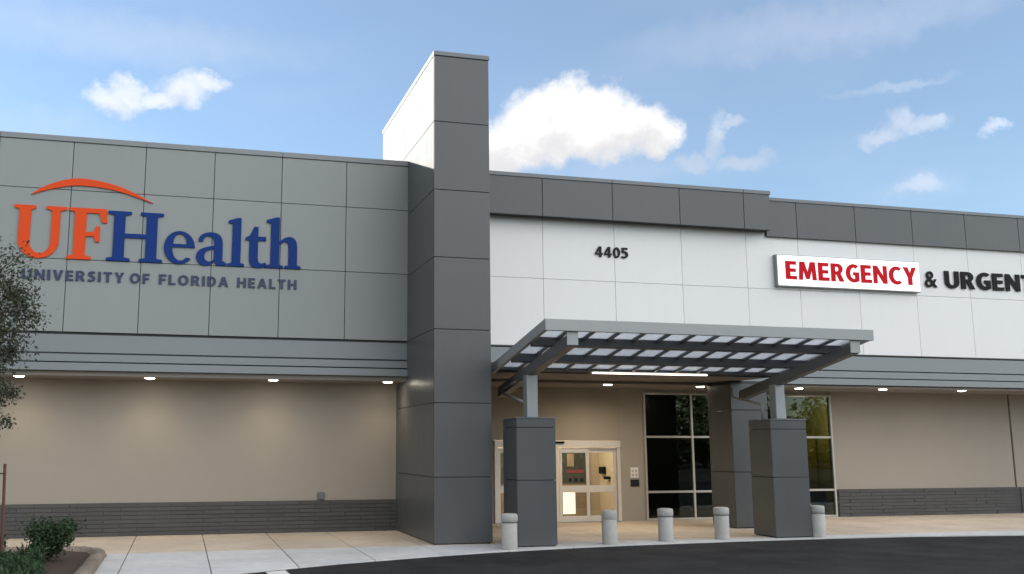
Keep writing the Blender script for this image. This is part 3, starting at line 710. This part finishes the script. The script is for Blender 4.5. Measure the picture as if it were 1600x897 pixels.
# ---------------------------------------------------------------- planting
def leaves(n, place, size, aspect=.5, up=0.0, seed=1):
    """n leaf quads; place(rng) gives a point (and optional direction)"""
    rng = random.Random(seed); V, F = [], []
    for _ in range(n):
        p = place(rng)
        d = Vector((rng.gauss(0, 1), rng.gauss(0, 1), rng.gauss(0, 1)+up)).normalized(); s = d.orthogonal().normalized()
        s = (Matrix.Rotation(rng.random()*6.283, 3, d) @ s); L_ = size*rng.uniform(.6, 1.3); w = L_*aspect*.5; k = len(V); nn = d.cross(s)*w*.35
        V += [p, p+d*L_*.5+s*w+nn, p+d*L_, p+d*L_*.5-s*w+nn]; F += [(k, k+1, k+2), (k, k+2, k+3)]
    me = bpy.data.meshes.new('leaves'); me.from_pydata([tuple(v) for v in V], [], F); return me
# bed, kerb and mulch
bed = [(-8, 16.9), (-1.86, 18.4), (-1.84, 23.6), (-2.0, 24.25), (-2.5, 24.6), (-8, 24.6)]
bm = bmesh.new(); prism(bm, bed, -.1, .07); tag(link('planting_bed', finish(bm), None, 'soil'), 'reddish brown mulch of the corner planting bed', kind='structure')
kb = bmesh.new(); outer = [(-1.58, 17.6), (-1.55, 20.5), (-1.54, 23.7), (-1.68, 24.35), (-2.05, 24.75), (-2.7, 24.92), (-8, 24.92)]; inner = [(-1.87, 17.6), (-1.84, 20.5), (-1.83, 23.6), (-1.95, 24.15), (-2.2, 24.45), (-2.75, 24.6), (-8, 24.6)]
rng = random.Random(3)
def dense(p): 
    o = []
    for (a, b), (c, d) in zip(p, p[1:]): o += [(a+(c-a)*k/6, b+(d-b)*k/6) for k in range(6)]
    return o+[p[-1]]
O_, I_ = dense(outer), dense(inner)
rows = []
for (ox, oy), (ix, iy) in zip(O_, I_):
    j = lambda s=.012: rng.uniform(-s, s)
    rows.append([kb.verts.new((ox, oy, -.05)), kb.verts.new((ox+j(), oy+j(), .11+j())), kb.verts.new((ox*.85+ix*.15+j(), oy*.85+iy*.15, .155+j())), kb.verts.new((ox*.15+ix*.85, oy*.15+iy*.85+j(), .155+j())), kb.verts.new((ix, iy, -.05))])
for a, b in zip(rows, rows[1:]):
    for k in range(4): kb.faces.new((a[k], a[k+1], b[k+1], b[k]))
kb.faces.new(rows[0][::-1]); kb.faces.new(rows[-1]); bmesh.ops.recalc_face_normals(kb, faces=kb.faces[:])
tag(link('kerb', finish(kb, True), None, 'kerb'), 'rough brown concrete kerb round the planting bed', kind='structure')

def shrub(name, x, y, w, h, n, leaf, label, group, m='shrub_leaf', seed=1, up=.4):
    t = empty(name, (x, y, .06)); tag(t, label, 'shrub', group); rg = random.Random(seed); bm = bmesh.new(); tips = []
    for k in range(11):
        a = rg.random()*6.28; r = rg.uniform(.25, 1)*w; e = Vector((math.cos(a)*r, math.sin(a)*r, h*rg.uniform(.55, 1.0)))
        tube(bm, [(0, 0, -.05), (e.x*.4, e.y*.4, e.z*.5), tuple(e)], [.016, .01, .004], 5); tips.append(e)
    link('stems', finish(bm), t, 'bark')
    def place(r):
        e = r.choice(tips); f = r.uniform(.35, 1.02); return e*f + Vector((r.gauss(0, .075), r.gauss(0, .075), r.gauss(0, .06)))*(h/.6)
    link('foliage', leaves(n, place, leaf, .45, up, seed), t, m)
shrub('shrub', -2.62, 22.5, .58, .84, 4200, .09, 'dark green leafy shrub standing above the ground cover near the kerb', 'bed shrubs', seed=4)
shrub('shrub', -3.75, 22.9, .32, .55, 1300, .08, 'low dark shrub at the left picture edge beside the stake', 'bed shrubs', seed=9)
gcov = []
def gp(r):
    while True:
        x, y = r.uniform(-6.5, -1.95), r.uniform(18.2, 22.3)
        if x > -2.45 + .5*math.sin(y*3) *.3 - max(0, y-20)*.18: continue
        hh = .16+.09*math.sin(x*7+y*3)+.07*math.sin(x*3-y*9)
        return Vector((x, y, .07+abs(r.random())*max(hh, .06)*1.3))
tag(link('ground_cover', leaves(24000, gp, .13, .28, 1.3, 5), None, 'cover_leaf'), 'dark green ground cover filling the planting bed', 'ground cover', kind='stuff')

def tree(name, x, y, h, trunk_r, crown_c, crown_r, n, leaf, label, m, seed, clumps=26, group=None, spread=.34, low=()):
    t = empty(name, (x, y, 0)); tag(t, label, 'tree', group); rg = random.Random(seed); bm = bmesh.new()
    tube(bm, [(0, 0, -.1), (rg.uniform(-.03, .03), 0, h*.3), (rg.uniform(-.06, .06), rg.uniform(-.05, .05), h*.6), (0, 0, h*.92)], [trunk_r, trunk_r*.8, trunk_r*.55, trunk_r*.12], 8)
    cs = []
    for k in range(clumps):
        while True:
            v = Vector((rg.uniform(-1, 1), rg.uniform(-1, 1), rg.uniform(-1, 1)))
            if .3 < v.length < 1: break
        p = Vector((v.x*crown_r[0], v.y*crown_r[1], crown_c+v.z*crown_r[2])); cs.append((p, rg.uniform(.6, 1.25)))
        z0 = max(h*.22, p.z-.5*crown_r[2]*rg.uniform(.5, 1.1))
        tube(bm, [(0, 0, z0), (p.x*.5, p.y*.5, (z0+p.z)*.5+.05*h*.2), tuple(p)], [trunk_r*.42, trunk_r*.28, trunk_r*.1], 5)
    for (lx, ly, lz) in low:      # sparse lower twigs
        tube(bm, [(0, 0, lz-.25), (lx*.5, ly*.5, lz-.08), (lx, ly, lz)], [trunk_r*.3, trunk_r*.2, trunk_r*.1], 5); cs.append((Vector((lx, ly, lz)), .55))
    link('trunk', finish(bm, True), t, 'bark')
    sp = spread*min(crown_r)
    def place(r):
        p, s = r.choice(cs); return p + Vector((r.gauss(0, sp), r.gauss(0, sp), r.gauss(0, sp*.8)))*s
    link('crown', leaves(n, place, leaf, .5, 0, seed+1), t, m)
tree('young_oak', -4.0, 21.2, 7.0, .06, 5.25, (.98, .9, 1.5), 11500, .078, 'slender young tree with small grey green leaves at the left edge', 'oak_leaf', 21, 70, None, .19, [(.52, -.1, 3.58), (.66, .05, 3.50), (.55, .1, 2.95), (.30, 0, 3.75), (.40, .1, 3.35), (-.1, .1, 3.4), (-.35, 0, 3.7), (-.5, .1, 4.0)])
sk = empty('tree_stake', (-3.47, 22.0, 0)); tag(sk, 'reddish brown wooden stake at the left edge beside the young tree', 'stake')
bm = bmesh.new(); tube(bm, [(.03, 0, -.2), (.0, 0, 1.0), (-.035, .01, 2.1)], [.032, .031, .030], 8); link('pole', finish(bm), sk, 'stake')
bm = bmesh.new(); tube(bm, [(-.03, 0, 1.9), (-.18, -.4, 1.92), (-.33, -.8, 1.9)], .012, 6); link('tie', finish(bm), sk, 'black')
# trees across the drive, seen mirrored in the glass
for k, (x, y, h, lab) in enumerate(((40, -30, 11, 'leafy tree across the drive, mirrored lowest in the left window panes'), (47.5, -33, 13, 'tall leafy tree across the drive, mirrored darkly in the left window panes'),
        (55, -31, 12, 'leafy tree across the drive, mirrored beside the dark pier'), (62.5, -36, 6.5, 'low leafy tree across the drive, mirrored at the left of the right window panes'), (69.5, -31, 11, 'leafy tree across the drive, mirrored at the right edge of the glass'),
        (27, -33, 12, 'leafy tree across the drive, mirrored in the sliding door glass'))):
    tree('roadside_tree', x, y, h, .28, h*.58, (h*.36, h*.36, h*.38), 5200, .5, lab, 'far_leaf', 50+k, 40, 'trees across the drive', .2)

def hp(r):  # unseen leaf belt, added to cover the bright ground mirrored in the panes
    x = r.uniform(15, 95); return Vector((x, -46+r.gauss(0, 1.6), abs(r.gauss(0, 1))*.25*6+r.random()*(4.2+1.2*math.sin(x*.6)+.8*math.sin(x*1.7))))
tag(link('reflection_belt', leaves(9000, hp, .95, .7, 0, 77), None, 'far_leaf'), 'unseen dark green leaf belt added to darken the window reflections', 'added leaf belt', kind='stuff')
